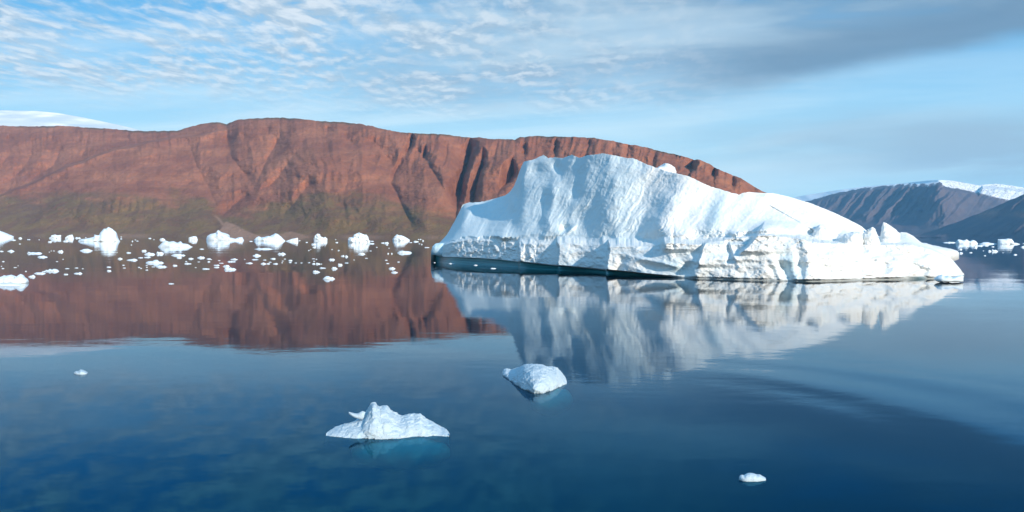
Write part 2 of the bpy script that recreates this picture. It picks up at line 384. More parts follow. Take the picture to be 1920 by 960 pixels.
# red sandstone mountain
RIDGE = [(-420, 250), (-200, 242), (-60, 238), (0, 236), (40, 237), (90, 236), (120, 236), (160, 239), (200, 241), (240, 244), (270, 246),
         (300, 245.5), (335, 245), (350, 240), (375, 233), (395, 229), (410, 230), (425, 232), (445, 225), (470, 222), (500, 221), (530, 220.5),
         (560, 223), (600, 227), (640, 229), (675, 232), (700, 237), (730, 244), (755, 248.5), (780, 249.5), (815, 251), (840, 252), (865, 257),
         (900, 258), (925, 261.5), (935, 260), (965, 262), (975, 257), (1000, 255), (1040, 256), (1080, 256.5), (1110, 258), (1140, 263), (1170, 269),
         (1200, 274), (1230, 281), (1260, 288), (1285, 294), (1301, 300), (1306, 299), (1312, 300), (1330, 307), (1345, 317), (1370, 327), (1390, 335), (1410, 347),
         (1425, 357), (1450, 366), (1500, 385), (1560, 410), (1620, 436), (1660, 446)]
RC = np.concatenate([np.arange(-420, -20, 4), np.arange(-20, 1660, 1.6)])
def red_ridge(px): return itp(px, RIDGE) + 1.1 * n2(px / 11, 3.3) + 0.6 * n2(px / 4.5, 8.1)
DOME = [(-420, 440), (-150, 415), (0, 368), (40, 352), (90, 330), (130, 312), (200, 285), (250, 270), (300, 262), (340, 256), (400, 246), (460, 236)]
def red_feats(PX, PY, t):
    F = np.zeros_like(PY)
    w1, w2 = fbm2(PX / 70, PY / 60, 3), fbm2(PX / 70 + 40, PY / 60 + 9, 3)
    # dome in front of the recessed cliffs on the left
    d = PY - itp(PX, DOME) + 4 * w1
    left = 1 - sst(330, 470, PX)
    F += left * (230 * (1 - sst(-3.0, 2.5, d + 2 * w2)) - 70 * np.exp(-np.clip(d, 0, None) / 45))
    # broad rounded spurs
    for cx_, cy_, sx_, sy_, am_ in ((235, 345, 150, 60, 200), (610, 320, 75, 75, 200), (690, 300, 45, 50, 80), (560, 265, 40, 30, 60), (815, 335, 40, 70, 110), (940, 310, 40, 60, 90), (700, 390, 60, 40, 80)):
        F -= am_ * np.exp(-((PX - cx_) / sx_)**2 - ((PY - cy_) / np.where(PY > cy_, 1.8 * sy_, sy_))**2)
    # named valleys of the photograph: polyline, width, wall steepness in metres per pixel, asymmetry
    G = [([(427, 231), (424, 262), (432, 290), (450, 316), (476, 352)], 20, 7.5, .2), ([(530, 243), (520, 265), (506, 288), (488, 322), (478, 352)], 17, 7, .1), ([(574, 248), (556, 285), (535, 315), (500, 350), (478, 360)], 18, 5, 0),
         ([(505, 232), (500, 262), (503, 285)], 10, 6, .2), ([(478, 348), (462, 368), (436, 384), (414, 402), (406, 414)], 18, 6, 0), ([(342, 247), (356, 280), (372, 315), (390, 352), (408, 396)], 22, 5, 0), ([(300, 258), (330, 286), (362, 300)], 13, 4, 0),
         ([(455, 240), (458, 275), (464, 310)], 8, 5, 0), ([(395, 240), (398, 268), (412, 300), (440, 330)], 12, 5, .2),
         ([(61, 250), (56, 290), (40, 318), (12, 342)], 13, 6, .2), ([(112, 246), (112, 285), (100, 312), (62, 336)], 13, 7, .3), ([(165, 250), (160, 280), (150, 300)], 10, 6, .2), ([(212, 250), (205, 272)], 8, 5, 0), ([(18, 248), (16, 285), (-8, 330)], 12, 5, 0), ([(88, 246), (84, 275)], 6, 5, 0),
         ([(240, 252), (232, 268)], 6, 5, 0), ([(-60, 250), (-70, 300), (-120, 350)], 16, 6, 0),
         ([(655, 300), (650, 345), (645, 372), (650, 400)], 10, 4, 0), ([(585, 330), (566, 362), (545, 390), (526, 415)], 14, 5, 0), ([(614, 236), (610, 258)], 8, 7, .3), ([(640, 238), (652, 262), (690, 285)], 12, 4, 0), ([(690, 250), (706, 272), (722, 292), (738, 312)], 12, 5, 0),
         ([(756, 288), (746, 314), (732, 344), (750, 378), (769, 414), (778, 440)], 11, 9, .35), ([(748, 308), (738, 330)], 4, 16, .5),
         ([(774, 252), (768, 272), (760, 288)], 7, 20, .6), ([(770, 268), (796, 296), (818, 330), (838, 366), (850, 392)], 13, 7, .3), ([(797, 284), (793, 300)], 6, 20, .6), ([(842, 256), (838, 290), (826, 320)], 9, 7, .3),
         ([(900, 264), (884, 292), (872, 330), (864, 362), (856, 396)], 12, 26, .65), ([(915, 282), (903, 318), (892, 356), (880, 396)], 8, 26, .65),
         ([(934, 260), (928, 288), (918, 305)], 8, 10, .4), ([(966, 312), (952, 342), (934, 362)], 8, 20, .6), ([(992, 270), (984, 292)], 7, 16, .5), ([(1042, 262), (1041, 292)], 6, 16, .5), ([(1105, 262), (1099, 290)], 7, 12, .4), ([(1180, 270), (1174, 296)], 7, 12, .4),
         ([(1300, 298), (1292, 320)], 9, 30, .65), ([(1339, 312), (1340, 334)], 5, 24, .5), ([(1378, 330), (1372, 352)], 7, 10, .4)]
    for k_, xg in enumerate((198, 212, 226, 243, 256, 270, 288, 304, 322, 340, 172, 150)): G.append(([(xg, 368 + 6 * math.sin(k_ * 2.1)), (xg - 3, 385), (xg - 7, 404 + 5 * math.sin(k_ * 1.3))], 4.5, 4.5, .2))
    V = np.zeros_like(PY)
    for pts, w, a_, sd_ in G: V = np.maximum(V, gully(PX + 4 * w2 + 1.5 * n2(PX / 9, PY / 9), PY + 3 * w1, pts, w, a_ * (1.35 if a_ > 14 else 1.0), sd_)) + 0.15 * gully(PX, PY, pts, w * 1.5, a_, 0)
    F += 0.95 * V
    # procedural branching runnels
    sl_ = PX + 7 * w1 + (PY - 330) * 0.10 * np.sin(PX / 130)
    amp = (0.45 + 0.55 * sst(430, 330, PY)) * (1 - 0.5 * left * sst(0, 12, d))
    F -= amp * (40 * ridged2(sl_ / 62, PY / 150 + 3, 3, 0.45) + 6.5 * ridged2(sl_ / 17 + 9, PY / 70, 3, 0.5))
    F -= 100 * fbm2(PX / 150 + 5, PY / 90, 4, 0.42)
    cl = sst(345, 285, PY) * sst(600, 800, PX)
    F -= cl * (34 * ridged2((PX + 5 * w2 + 0.25 * (PY - 280)) / 30, PY / 190 + 7, 3, 0.5))
    cl2 = sst(320, 270, PY) * left
    F -= cl2 * 22 * ridged2((PX + 7 * w2) / 24 + 3, PY / 160 + 2, 3, 0.5)
    F += 5 * np.sin(PY / 2.6 + 4 * w1) * sst(400, 330, PY) * (0.5 + 0.5 * n2(PX / 60, PY / 40))
    F += 9 * fbm2(PX / 12, PY / 9, 3)
    # talus cones at the foot
    F -= 40 * sst(0.33, 0.05, t) * ridged2(PX / 90 + 2, PY / 200, 2)
    return F
def red_attrs(PX, PY, t):
    w = fbm2(PX / 50, PY / 18, 4)
    lim = itp(PX, [(-420, 380), (0, 372), (150, 362), (250, 372), (380, 372), (420, 400), (470, 395), (540, 372), (620, 360), (700, 372), (780, 392), (900, 410), (1400, 430)])
    veg = sst(-16, 18, PY - lim + 16 * w)
    sand = np.zeros_like(PY)
    # stream bed and its fan
    pts = np.array([(403, 408), (420, 420), (445, 432), (480, 440)], float)
    xs = itp(PY, [(403, 400), (412, 408), (424, 418), (436, 428), (450, 436)][0:0] or [(405, 404), (410, 410), (418, 416), (432, 424)])
    d = np.abs(PX - xs)
    sand = np.maximum(sand, np.exp(-(d / 3.5)**2) * sst(402, 408, PY) * (1 - sst(420, 428, PY)))
    fan = sst(0, 4, PY - (416 + np.abs(PX - 424) * itp(PX, [(420, .95), (424, .95), (425, .36), (700, .36)])) + 3 * w)
    sand = np.maximum(sand, fan * sst(380, 400, PX) * (1 - sst(500, 520, PX)))
    fan2 = sst(0, 3, PY - (433 + np.abs(PX - 545) * 0.25) + 2 * w) * sst(515, 530, PX) * (1 - sst(585, 600, PX))
    sand = np.maximum(sand, 0.8 * fan2)
    shore = sst(0.045, 0.02, t) * sst(-0.4, 0.5, n2(PX / 60, 1.7))
    sand = np.maximum(sand, 0.6 * shore * (1 + 0 * PY))
    top = sst(0.975, 0.995, t) * sst(-0.2, 0.3, n2(PX / 45, 5.5))
    return {'veg': veg, 'sand': sand, 'top': top * np.ones_like(PY)}
GT = np.linspace(0, 1, 200); GV = smo(np.interp(GT, [0, .1, .22, .5, .82, .94, 1], [0, .12, .25, .51, .80, .91, 1.0]), 7)
terrain('red_mountain', RC, red_ridge,
        lambda px: itp(px, [(-420, 4700), (0, 4500), (400, 4000), (800, 3300), (1100, 3100), (1660, 3000)]),
        lambda px: itp(px, [(-420, 6800), (0, 6550), (400, 6050), (800, 5050), (1100, 4550), (1430, 3800), (1660, 3150)]),
        RED, lambda t, PX: np.interp(t, GT, GV), red_feats, red_attrs, 330, mins=0.3)

# ice cap beyond the red mountain
terrain('ice_cap', np.arange(-420, 300, 8.0), lambda px: itp(px, [(-420, 214), (-150, 208), (0, 206.5), (70, 208), (110, 212), (150, 219), (190, 227), (240, 238), (270, 246), (300, 256)]),
        lambda px: np.full_like(px, 7600.0), lambda px: np.full_like(px, 9400.0), SNOW, lambda t, PX: t,
        lambda PX, PY, t: 110 * fbm2(PX / 90, PY / 14, 3), lambda PX, PY, t: {}, 60, 6, 1800, 0.1, 300.0)

# far basalt mountain with snow cap on the right, its darker foothill in front
FR = [(1380, 400), (1440, 380), (1480, 372), (1510, 366), (1560, 358), (1620, 350), (1660, 346.5), (1700, 343), (1740, 338.5), (1765, 337.5), (1785, 338.5), (1810, 343), (1835, 347.5),
      (1850, 345.5), (1868, 344.5), (1890, 347), (1910, 350), (1920, 352), (1990, 348), (2080, 340), (2240, 352), (2420, 380)]
ROCKTOP = [(1380, 402), (1480, 385), (1520, 378), (1560, 366), (1620, 354), (1660, 350), (1700, 347), (1740, 345), (1763, 343.5), (1772, 352), (1800, 357), (1835, 364), (1842, 350), (1920, 356), (2420, 380)]
def far_feats(PX, PY, t):
    sh = PX + 0.85 * (PY - 350) + 5 * fbm2(PX / 40, PY / 30, 3)
    a_ = sst(430, 385, PY) * (0.45 + 0.55 * (1 - sst(1765, 1800, PX))) * sst(0, 10, PY - itp(PX, ROCKTOP) + 4)
    F = -a_ * (210 * ridged2(sh / 42, PY / 300, 3, 0.5) + 60 * ridged2(sh / 15 + 4, PY / 160, 3, 0.5))
    F -= 70 * fbm2(PX / 60, PY / 30, 4)
    F -= 420 * np.exp(-((PX - 1765 - 0.3 * (PY - 345)) / 45)**2) * sst(450, 360, PY)
    F += 300 * (1 - sst(-2, 4, PY - itp(PX, ROCKTOP)))
    return F
def far_attrs(PX, PY, t):
    d = PY - itp(PX, ROCKTOP) + 2.2 + 1.6 * n2(PX / 4, PY / 3) + 1.2 * n2(PX / 11, 3.0)
    sn = np.where(d < 0, 1.0 - 0.5 * sst(1828, 1842, PX), 0.66 * np.exp(-np.clip(d, 0, None) / 14) * sst(1560, 1650, PX) * (0.75 + 0.45 * n2((PX + 0.5 * PY) / 8, PY / 30)))
    right = sst(1764, 1775, PX)
    sn = np.maximum(sn * (1 - 0.45 * right), right * 0.56 * np.exp(-np.clip(PY - (345 + 0.24 * (PX - 1770)), 0, None) / 8))
    return {'snow': sn, 'sand': np.zeros_like(PY)}
terrain('far_mountain', np.arange(1380, 2230, 1.4), lambda px: itp(px, FR) + 0.5 * n2(px / 7, 2.2) * sst(1820, 1850, px),
        lambda px: itp(px, [(1380, 14000), (1480, 13400), (1770, 11200), (1920, 11600), (2420, 12000)]), lambda px: itp(px, [(1380, 17000), (1480, 16400), (1760, 13600), (1920, 14600), (2420, 14600)]),
        HAZY_BASALT, lambda t, PX: 0.8 * t + 0.2 * t**0.5, far_feats, far_attrs, 200, 8, 2500, 0.15, None, 3.0)
def hill_feats(PX, PY, t):
    sh = PX + 1.2 * (PY - 400)
    return -120 * ridged2(sh / 60, PY / 200, 4, 0.5) - 50 * fbm2(PX / 50, PY / 30, 4)
terrain('foothill', np.arange(1690, 2230, 2.0), lambda px: itp(px, [(1690, 447), (1730, 437), (1765, 427), (1800, 414), (1850, 394), (1890, 377), (1920, 364), (2000, 345), (2200, 320), (2420, 330)]) + n2(px / 14, 7.7),
        lambda px: itp(px, [(1690, 10400), (1920, 7600), (2420, 6400)]), lambda px: itp(px, [(1690, 10500), (1760, 10500), (1920, 9400), (2420, 8000)]),
        HAZY_BASALT, lambda t, PX: t, hill_feats,
        lambda PX, PY, t: {'snow': np.zeros_like(PY), 'sand': 0.75 * np.exp(-((PX - 1852 + (PY - 400) * 1.3) / 26)**2) * np.exp(-((PY - 400) / 9)**2) + 0.6 * np.exp(-((PX - 1912) / 16)**2 - ((PY - 402) / 6)**2)}, 90, 8, 2500, 0.15)

# ------------------------------------------------------------------ haze
hm = bpy.data.materials.new('air'); hm.use_nodes = True; hm.node_tree.nodes.clear(); q = N(hm.node_tree)
out = q.node('ShaderNodeOutputMaterial'); pv = q.node('ShaderNodeVolumePrincipled')
pv.inputs['Color'].default_value = (0.26, 0.63, 0.95, 1); pv.inputs['Density'].default_value = 2.3e-5
pv.inputs['Anisotropy'].default_value = 0.0
q.L.new(pv.outputs[0], out.inputs['Volume'])
tag(box('haze', WX0 - 2000, WX1 + 2000, WY0 - 500, WY1 + 2500, -41, 1640, hm), kind='stuff')

# ------------------------------------------------------------------ the large iceberg
YW = [(808, 488), (830, 493), (850, 494.5), (900, 497.5), (1000, 504), (1060, 507), (1100, 509), (1140, 512), (1200, 516), (1250, 519.5), (1300, 522), (1400, 525),
      (1500, 527.5), (1560, 527), (1620, 525), (1700, 523.5), (1750, 522.5), (1790, 519.5), (1808, 516.5)]
YB = [(808, 476), (816, 478), (832, 481.5), (900, 484), (940, 487), (975, 491), (1000, 494), (1050, 499), (1100, 503.5), (1140, 507), (1170, 510), (1210, 514.5), (1250, 518.3), (1300, 521), (1400, 524.3),
      (1500, 526.8), (1560, 526.3), (1620, 524), (1700, 522), (1750, 521.2), (1790, 518.6), (1808, 516)]
YF = [(808, 471), (818, 466), (830, 460), (850, 454), (880, 450), (920, 452), (960, 456), (985, 458), (1010, 457), (1030, 459), (1050, 457), (1075, 457), (1100, 462), (1124, 459), (1130, 451), (1136, 458), (1145, 463),
      (1180, 463), (1230, 460), (1250, 456), (1280, 456), (1300, 460), (1340, 452), (1380, 447), (1420, 441), (1450, 442), (1500, 447), (1530, 455), (1560, 455), (1600, 457), (1640, 460),
      (1680, 458), (1710, 458), (1740, 466), (1770, 478), (1795, 499), (1808, 515)]
YR = [(808, 470), (815, 463), (826, 453), (838, 440), (854, 412), (868, 383), (880, 379.5), (900, 379), (925, 373), (945, 367), (956, 360), (963, 350), (970, 334), (975, 318), (982, 303), (1000, 299), (1012, 294), (1019, 290.5),
      (1028, 296), (1040, 295), (1055, 296.5), (1072, 290), (1085, 296), (1100, 291.5), (1130, 287.5), (1150, 291), (1178, 297), (1186, 296), (1215, 309), (1240, 318), (1255, 322), (1290, 330),
      (1330, 349), (1358, 357), (1385, 365), (1392, 362), (1405, 360), (1430, 362), (1450, 362), (1480, 369), (1520, 381), (1560, 397), (1590, 411), (1615, 424), (1630, 437), (1652, 444), (1668, 444), (1680, 439), (1690, 435.5), (1700, 436),
      (1712, 442), (1725, 453), (1740, 462), (1770, 476), (1785, 486), (1797, 500), (1808, 514)]
DR = [(808, 345), (838, 372), (870, 371), (940, 350), (965, 336), (985, 328), (1050, 302), (1130, 273), (1200, 262), (1250, 250), (1360, 242), (1500, 240), (1600, 240), (1700, 241), (1770, 239), (1808, 238)]
CX = np.arange(808, 1808.01, 1.25); NC = len(CX)
yw, yb, yf, yr, drr = (itp(CX, q_) for q_ in (YW, YB, YF, YR, DR))
yrs, yfs = smo(yr, 4), smo(yf, 8)
yr = yr + (0.8 * n2(CX / 8, 1.1) + 0.5 * n2(CX / 3.1, 4.4)) * sst(808, 870, CX) * (0.35 + 0.65 * (1 - sst(1390, 1420, CX)))
yf = yf + (2.6 * n2(CX / 13, 6.6) + 1.6 * n2(CX / 5, 9.6) + 0.9 * n2(CX / 2.6, 2.2)) * sst(808, 840, CX) * (1 - sst(1720, 1760, CX))
yf = np.maximum(yf, yr + 0.6)
drr = smo(drr, 14); yw = smo(yw, 5)
dw = smo(wdep(CX, yw), 8)
NF, NT = 110, 250
sF = np.linspace(0, 1, NF)[:, None]; sT = np.linspace(0, 1, NT + 1)[1:][:, None]
PYf = yb + (yf - yb) * sF; PYt = yf + (yr - yf) * sT
PY = np.concatenate([PYf, PYt], 0); PX = np.broadcast_to(CX, PY.shape).copy()
cov = 1.2 * (1 - sst(1180, 1300, CX))
dfoot0 = dw - cov
setb = itp(CX, [(808, 1), (880, 3), (1140, 3.0), (1300, 6), (1480, 6), (1560, 9), (1700, 12), (1770, 8), (1808, 3)])
Df = dfoot0 + setb * sF**1.4
gp = smo(itp(CX, [(808, 1.0), (1000, 1.0), (1130, 0.8), (1250, 0.62), (1420, 0.55), (1600, 0.5), (1700, 0.7), (1808, 1.0)]), 16)
setb = smo(setb, 12)
Dt = (dfoot0 + setb) + (drr - dfoot0 - setb) * sT**gp
DP = np.concatenate([Df, Dt], 0)
yfs = np.maximum(yfs, yrs + 0.6)
ts = np.clip((yfs - PY) / (yfs - yrs), 0, 1); fs = np.clip((yb - PY) / (yb - yfs), 0, 1)
Ds = dfoot0 + setb * fs**1.4 + (drr - dfoot0 - setb) * ts**gp
jag = np.concatenate([np.ones_like(PYf), np.exp(-sT / 0.10) * np.ones_like(PYt)], 0) * 0.15
DP = Ds + (DP - Ds) * jag
tt = np.concatenate([0 * sF, sT], 0) * np.ones_like(PY); ff = np.concatenate([sF, 0 * sT + 1], 0) * np.ones_like(PY)
isfoot = np.concatenate([np.ones_like(PYf), sst(0.10, 0.0, sT) * np.ones_like(PYt)], 0)
def win(v, a_, b_, s): return sst(a_ - s, a_ + s, v) * (1 - sst(b_ - s, b_ + s, v))
def saw(px0, amp, w, L, y0_, y1_, slope=0.0, soft=5, ym=None):
    ed = px0 + slope * (PY - (0.5 * (y0_ + y1_) if ym is None else ym)) + 1.5 * n2(PY / 9, px0) + 3.5 * n2(PY / 21, px0 * 0.37)
    d = PX - ed
    return -amp * sst(-w, 0, d) * np.exp(-np.clip(d, 0, None) / L) * win(PY, y0_, y1_, soft)
def ga(cx, cy, sx, sy, amp, rot=0.0):
    c_, s_ = math.cos(R(rot)), math.sin(R(rot)); u = (PX - cx) * c_ + (PY - cy) * s_; v = -(PX - cx) * s_ + (PY - cy) * c_
    return amp * np.exp(-(u / sx)**2 - (v / sy)**2)
F = np.zeros_like(PY)
W1 = fbm2(PX / 40, PY / 30, 3)
# foot: blocks that stick out and throw shade to their left
F += isfoot * (saw(1047, 5.0, 3, 45, 440, 540) + saw(1141, 9.0, 4, 70, 440, 540, -0.10) + saw(976, 3.2, 4, 40, 440, 540, 0.05))
F += isfoot * (saw(1516, 2.6, 44, 160, 430, 545, 0.12) + saw(1410, 3.5, 8, 60, 438, 475, -0.9) + saw(1316, 2.6, 6, 50, 455, 500, -0.3))
F += isfoot * (saw(1246, 3.0, 10, 60, 430, 470, 0.2) + saw(1375, 2.0, 5, 40, 455, 490, .3))
F += ga(1235, 503, 34, 7, 1.8, 14) + ga(1288, 503, 12, 15, 2.6, 25) - ga(1225, 490, 45, 5, 1.2, 12) + ga(1162, 500, 8, 16, 2.0, 25) - ga(1300, 480, 16, 25, 1.2)
F += ga(1470, 505, 10, 26, 2.2, -28) + ga(1448, 508, 5, 18, 1.1, -32) - ga(1440, 490, 36, 22, 1.4) + ga(1500, 490, 10, 28, 2.4, -8)
F += ga(1378, 466, 20, 14, 2.6, 10) + ga(1215, 452, 20, 12, 2.6, 0) - ga(1253, 446, 16, 16, 2.4) - ga(1280, 443, 16, 14, 2.0) + ga(1263, 446, 2.5, 15, 1.2)
# shelf blocks in front of the snow slope
for cx_, cy_, sx_, sy_, am_ in ((1441, 428, 22, 9, 4.5), (1480, 430, 20, 9, 2.5), (1538, 431, 13, 8, 4.0), (1378, 440, 8, 6, 3.0), (1590, 444, 18, 9, 3.0), (1518, 436, 14, 6, -3.0), (1405, 442, 9, 7, -2.6), (1566, 446, 8, 8, -2.2)):
    F -= ga(cx_, cy_, sx_, sy_, am_)
F += saw(1428, 5, 4, 40, 418, 440, -0.5) * 0.8 + saw(1508, 3.0, 4, 18, 426, 440) * 0.0
# left face: planes turned away from the sun
face = sst(0.02, 0.12, tt)
F += face * (saw(905, 4.0, 40, 26, 385, 455, -0.55, 22) + saw(868, 3.0, 14, 14, 378, 460, -0.62, 22) + saw(968, 7.0, 46, 40, 290, 460, -0.33, 22))
F += face * (saw(1034, 4.0, 26, 40, 345, 440, -0.12, 22) + saw(1090, 2.2, 16, 60, 320, 400, -0.35, 22) + saw(1172, 2.8, 60, 70, 300, 430, -0.22, 22))
F += face * (saw(1268, 4.2, 52, 140, 310, 440, -0.52, 22) + saw(1352, 2.8, 34, 120, 345, 440, -0.42, 22))
F += ga(1010, 322, 15, 18, 2.2, 10) + ga(1020, 382, 10, 30, 2.0, 8) + ga(1060, 428, 9, 8, 2.5) - ga(1069, 431, 12, 3.5, 2.0, -35) + ga(1045, 315, 8, 14, 2.5, -20)
F += ga(1080, 365, 9, 20, 1.8, 20) - ga(962, 382, 6, 12, 2.6, 10)
# flutes slanting down to the left
qq, rr = (PX + 0.55 * PY) / 1.14 + 5 * W1, (-0.55 * PX + PY) / 1.14
fl = face * (1 - 0.75 * sst(1230, 1300, PX)) * sst(830, 900, PX)
F += fl * (1.1 * n2(qq / 34, rr / 150) + 0.28 * n2(qq / 10 + 7, rr / 80) + 0.15 * n2(qq / 4.2 + 3, rr / 60) + .11 * n2(qq / 2.2, rr / 30))
# right slopes: gentle folds
rs = face * sst(1240, 1320, PX)
qr, rr2 = (PX + 0.9 * PY) / 1.35, (-0.9 * PX + PY) / 1.35
F += rs * (0.55 * n2(qr / 22, rr2 / 70) + 0.14 * n2(qr / 7, rr2 / 40))
# crevasse trace across the snow slope
cl_ = PY - (365 + (PX - 1405) * 0.56)
F += rs * 0.8 * np.exp(-(cl_ / 1.6)**2) * win(PX, 1440, 1530, 8)
# roughness
rub = isfoot * (1 - sst(985, 1060, PX))
F += rub * (0.5 * facets(PX / 14, PY / 18, 3) + 0.18 * facets(PX / 6, PY / 7, 9) + 0.7 * fbm2(PX / 9, PY / 12, 4) + 0.6 * n2(PX / 11, PY / 26)) * sst(0, 0.15, ff)
shelf = win(PY, 432, 462, 6) * win(PX, 1230, 1650, 20)
F += shelf * (0.5 * facets(PX / 15, PY / 9, 5) + 0.2 * facets(PX / 6, PY / 5, 2))
F += isfoot * sst(1040, 1080, PX) * ((0.5 + sst(1500, 1560, PX)) * fbm2(PX / 50, PY / 26, 3) + 0.45 * sst(1500, 1560, PX) * ridged2(PX / 45, PY / 15, 3) + 0.16 * facets(PX / 14, PY / 12, 1) + 0.25 * fbm2(PX / 22, PY / 18, 4))
F -= isfoot * sst(1040, 1070, PX) * (0.7 * ridged2((PX + 0.7 * PY) / 80, (PY - 0.25 * PX) / 50 + 2, 2, 0.4) + 0.08 * ridged2((PX - 0.8 * PY) / 19, PY / 16, 2))
F -= face * (0.7 * ridged2(qq / 75 + 3, rr / 120 + 1, 2, 0.4) * (1 - 0.4 * sst(1380, 1450, PX)))
F += 0.12 * fbm2(PX / 6, PY / 6, 3) + 0.5 * fbm2(PX / 60, PY / 60, 3) * face
endw = sst(808, 826, CX) * (1 - sst(1788, 1808, CX))
F *= endw * (0.4 + 0.6 * sst(0, 0.05, tt + ff))
DP = DP + F
Pm = at(PX, PY, DP)
nw = 1 - sst(1240, 1310, CX)
Pm[0][:, 2] = Pm[0][:, 2] * nw + 0.10 * (1 - nw)
rows = []
db = DP[0]
nw = 1 - sst(1240, 1310, CX)
rows.append(at_z(CX, db + 0.15 + 2.4 * nw, (Pm[0][:, 2] + 0.5) * nw - 2.0 * (1 - nw))[None]); rows.append(at_z(CX, db + 0.05 + 0.8 * nw, (Pm[0][:, 2] + 0.08) * nw - 0.7 * (1 - nw))[None])
rows.append(Pm)
NB = 60
thick = itp(CX, [(808, 3), (840, 18), (900, 30), (1000, 45), (1150, 60), (1300, 60), (1500, 45), (1650, 30), (1750, 18), (1808, 2)])
zt = Pm[-1][:, 2]
for k_ in range(1, NB + 1):
    s = k_ / NB
    zb = (zt + 4) * (1 - s**1.5) - 4 + 1.6 * n2(CX / 30, s * 5) * endw * math.sin(math.pi * s)
    # the slope behind the crest drops at once so the crest stays the skyline
    zb = zb - 0.6 * math.sin(math.pi * s) * 2
    rows.append(at_z(CX, DP[-1] + thick * s, zb)[None])
Pall = np.concatenate(rows, 0)
dirt = 0.9 * win(PY, 436, 462, 6) * win(PX, 1240, 1560, 30) * 0.8 + np.exp(-((PY - yf) / 3.5)**2) * win(PX, 870, 1300, 20) * 0.6
dirt += 0.6 * win(PX, 1640, 1760, 25) * sst(445, 470, PY) + ga(1697, 462, 10, 8, .9) + 0.8 * ga(1720, 517, 40, 8, 1) + .5 * ga(1440, 462, 40, 14, 1)
dirt = 0.5 * np.clip(dirt, 0, 1)
wet = np.exp(-np.clip(yb - PY, 0, None) / 0.7) * sst(1200, 1300, PX) * 0.45
wet = np.maximum(wet, 0.9 * ga(1722, 521, 24, 3, 1))
clear = 0.7 * ga(1480, 500, 14, 30, 1, -20) + 0.6 * ga(1270, 503, 35, 14, 1, 12) + 0.5 * ga(1340, 400, 16, 40, 1, 15) + 0.35 * win(PX, 840, 1130, 15) * sst(480, 500, PY) + 0.3 * win(PX, 820, 1200, 30) * face  # bluer tone at set spots of foot and fold, faintly over left face
clear = np.clip(clear, 0, 1)
pad = lambda A_, v0: np.concatenate([np.full((2, NC), v0), A_, np.repeat(A_[-1:] * 0, NB, 0)], 0)
org = at_z(np.array(1300.0), np.array(235.0), 0.0)
berg = grid('iceberg', Pall, ICE, {'dirt': pad(dirt, 0), 'wet': pad(wet, 0.35), 'clear': pad(clear, 0)}, origin=org)
tag(berg, 'huge white iceberg with steep fluted face and long snow slope, mirrored in the fjord', 'iceberg')
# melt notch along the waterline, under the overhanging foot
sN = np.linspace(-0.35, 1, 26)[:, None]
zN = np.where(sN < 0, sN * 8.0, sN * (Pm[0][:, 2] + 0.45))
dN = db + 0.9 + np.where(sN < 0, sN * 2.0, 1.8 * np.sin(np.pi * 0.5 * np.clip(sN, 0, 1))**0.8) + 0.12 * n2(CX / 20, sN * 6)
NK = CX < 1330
grid('melt_notch', at_z(np.broadcast_to(CX, zN.shape), dN, zN)[:, NK], WETICE, parent=berg, origin=at_z(np.array(1050.0), np.array(262.0), 0.0))

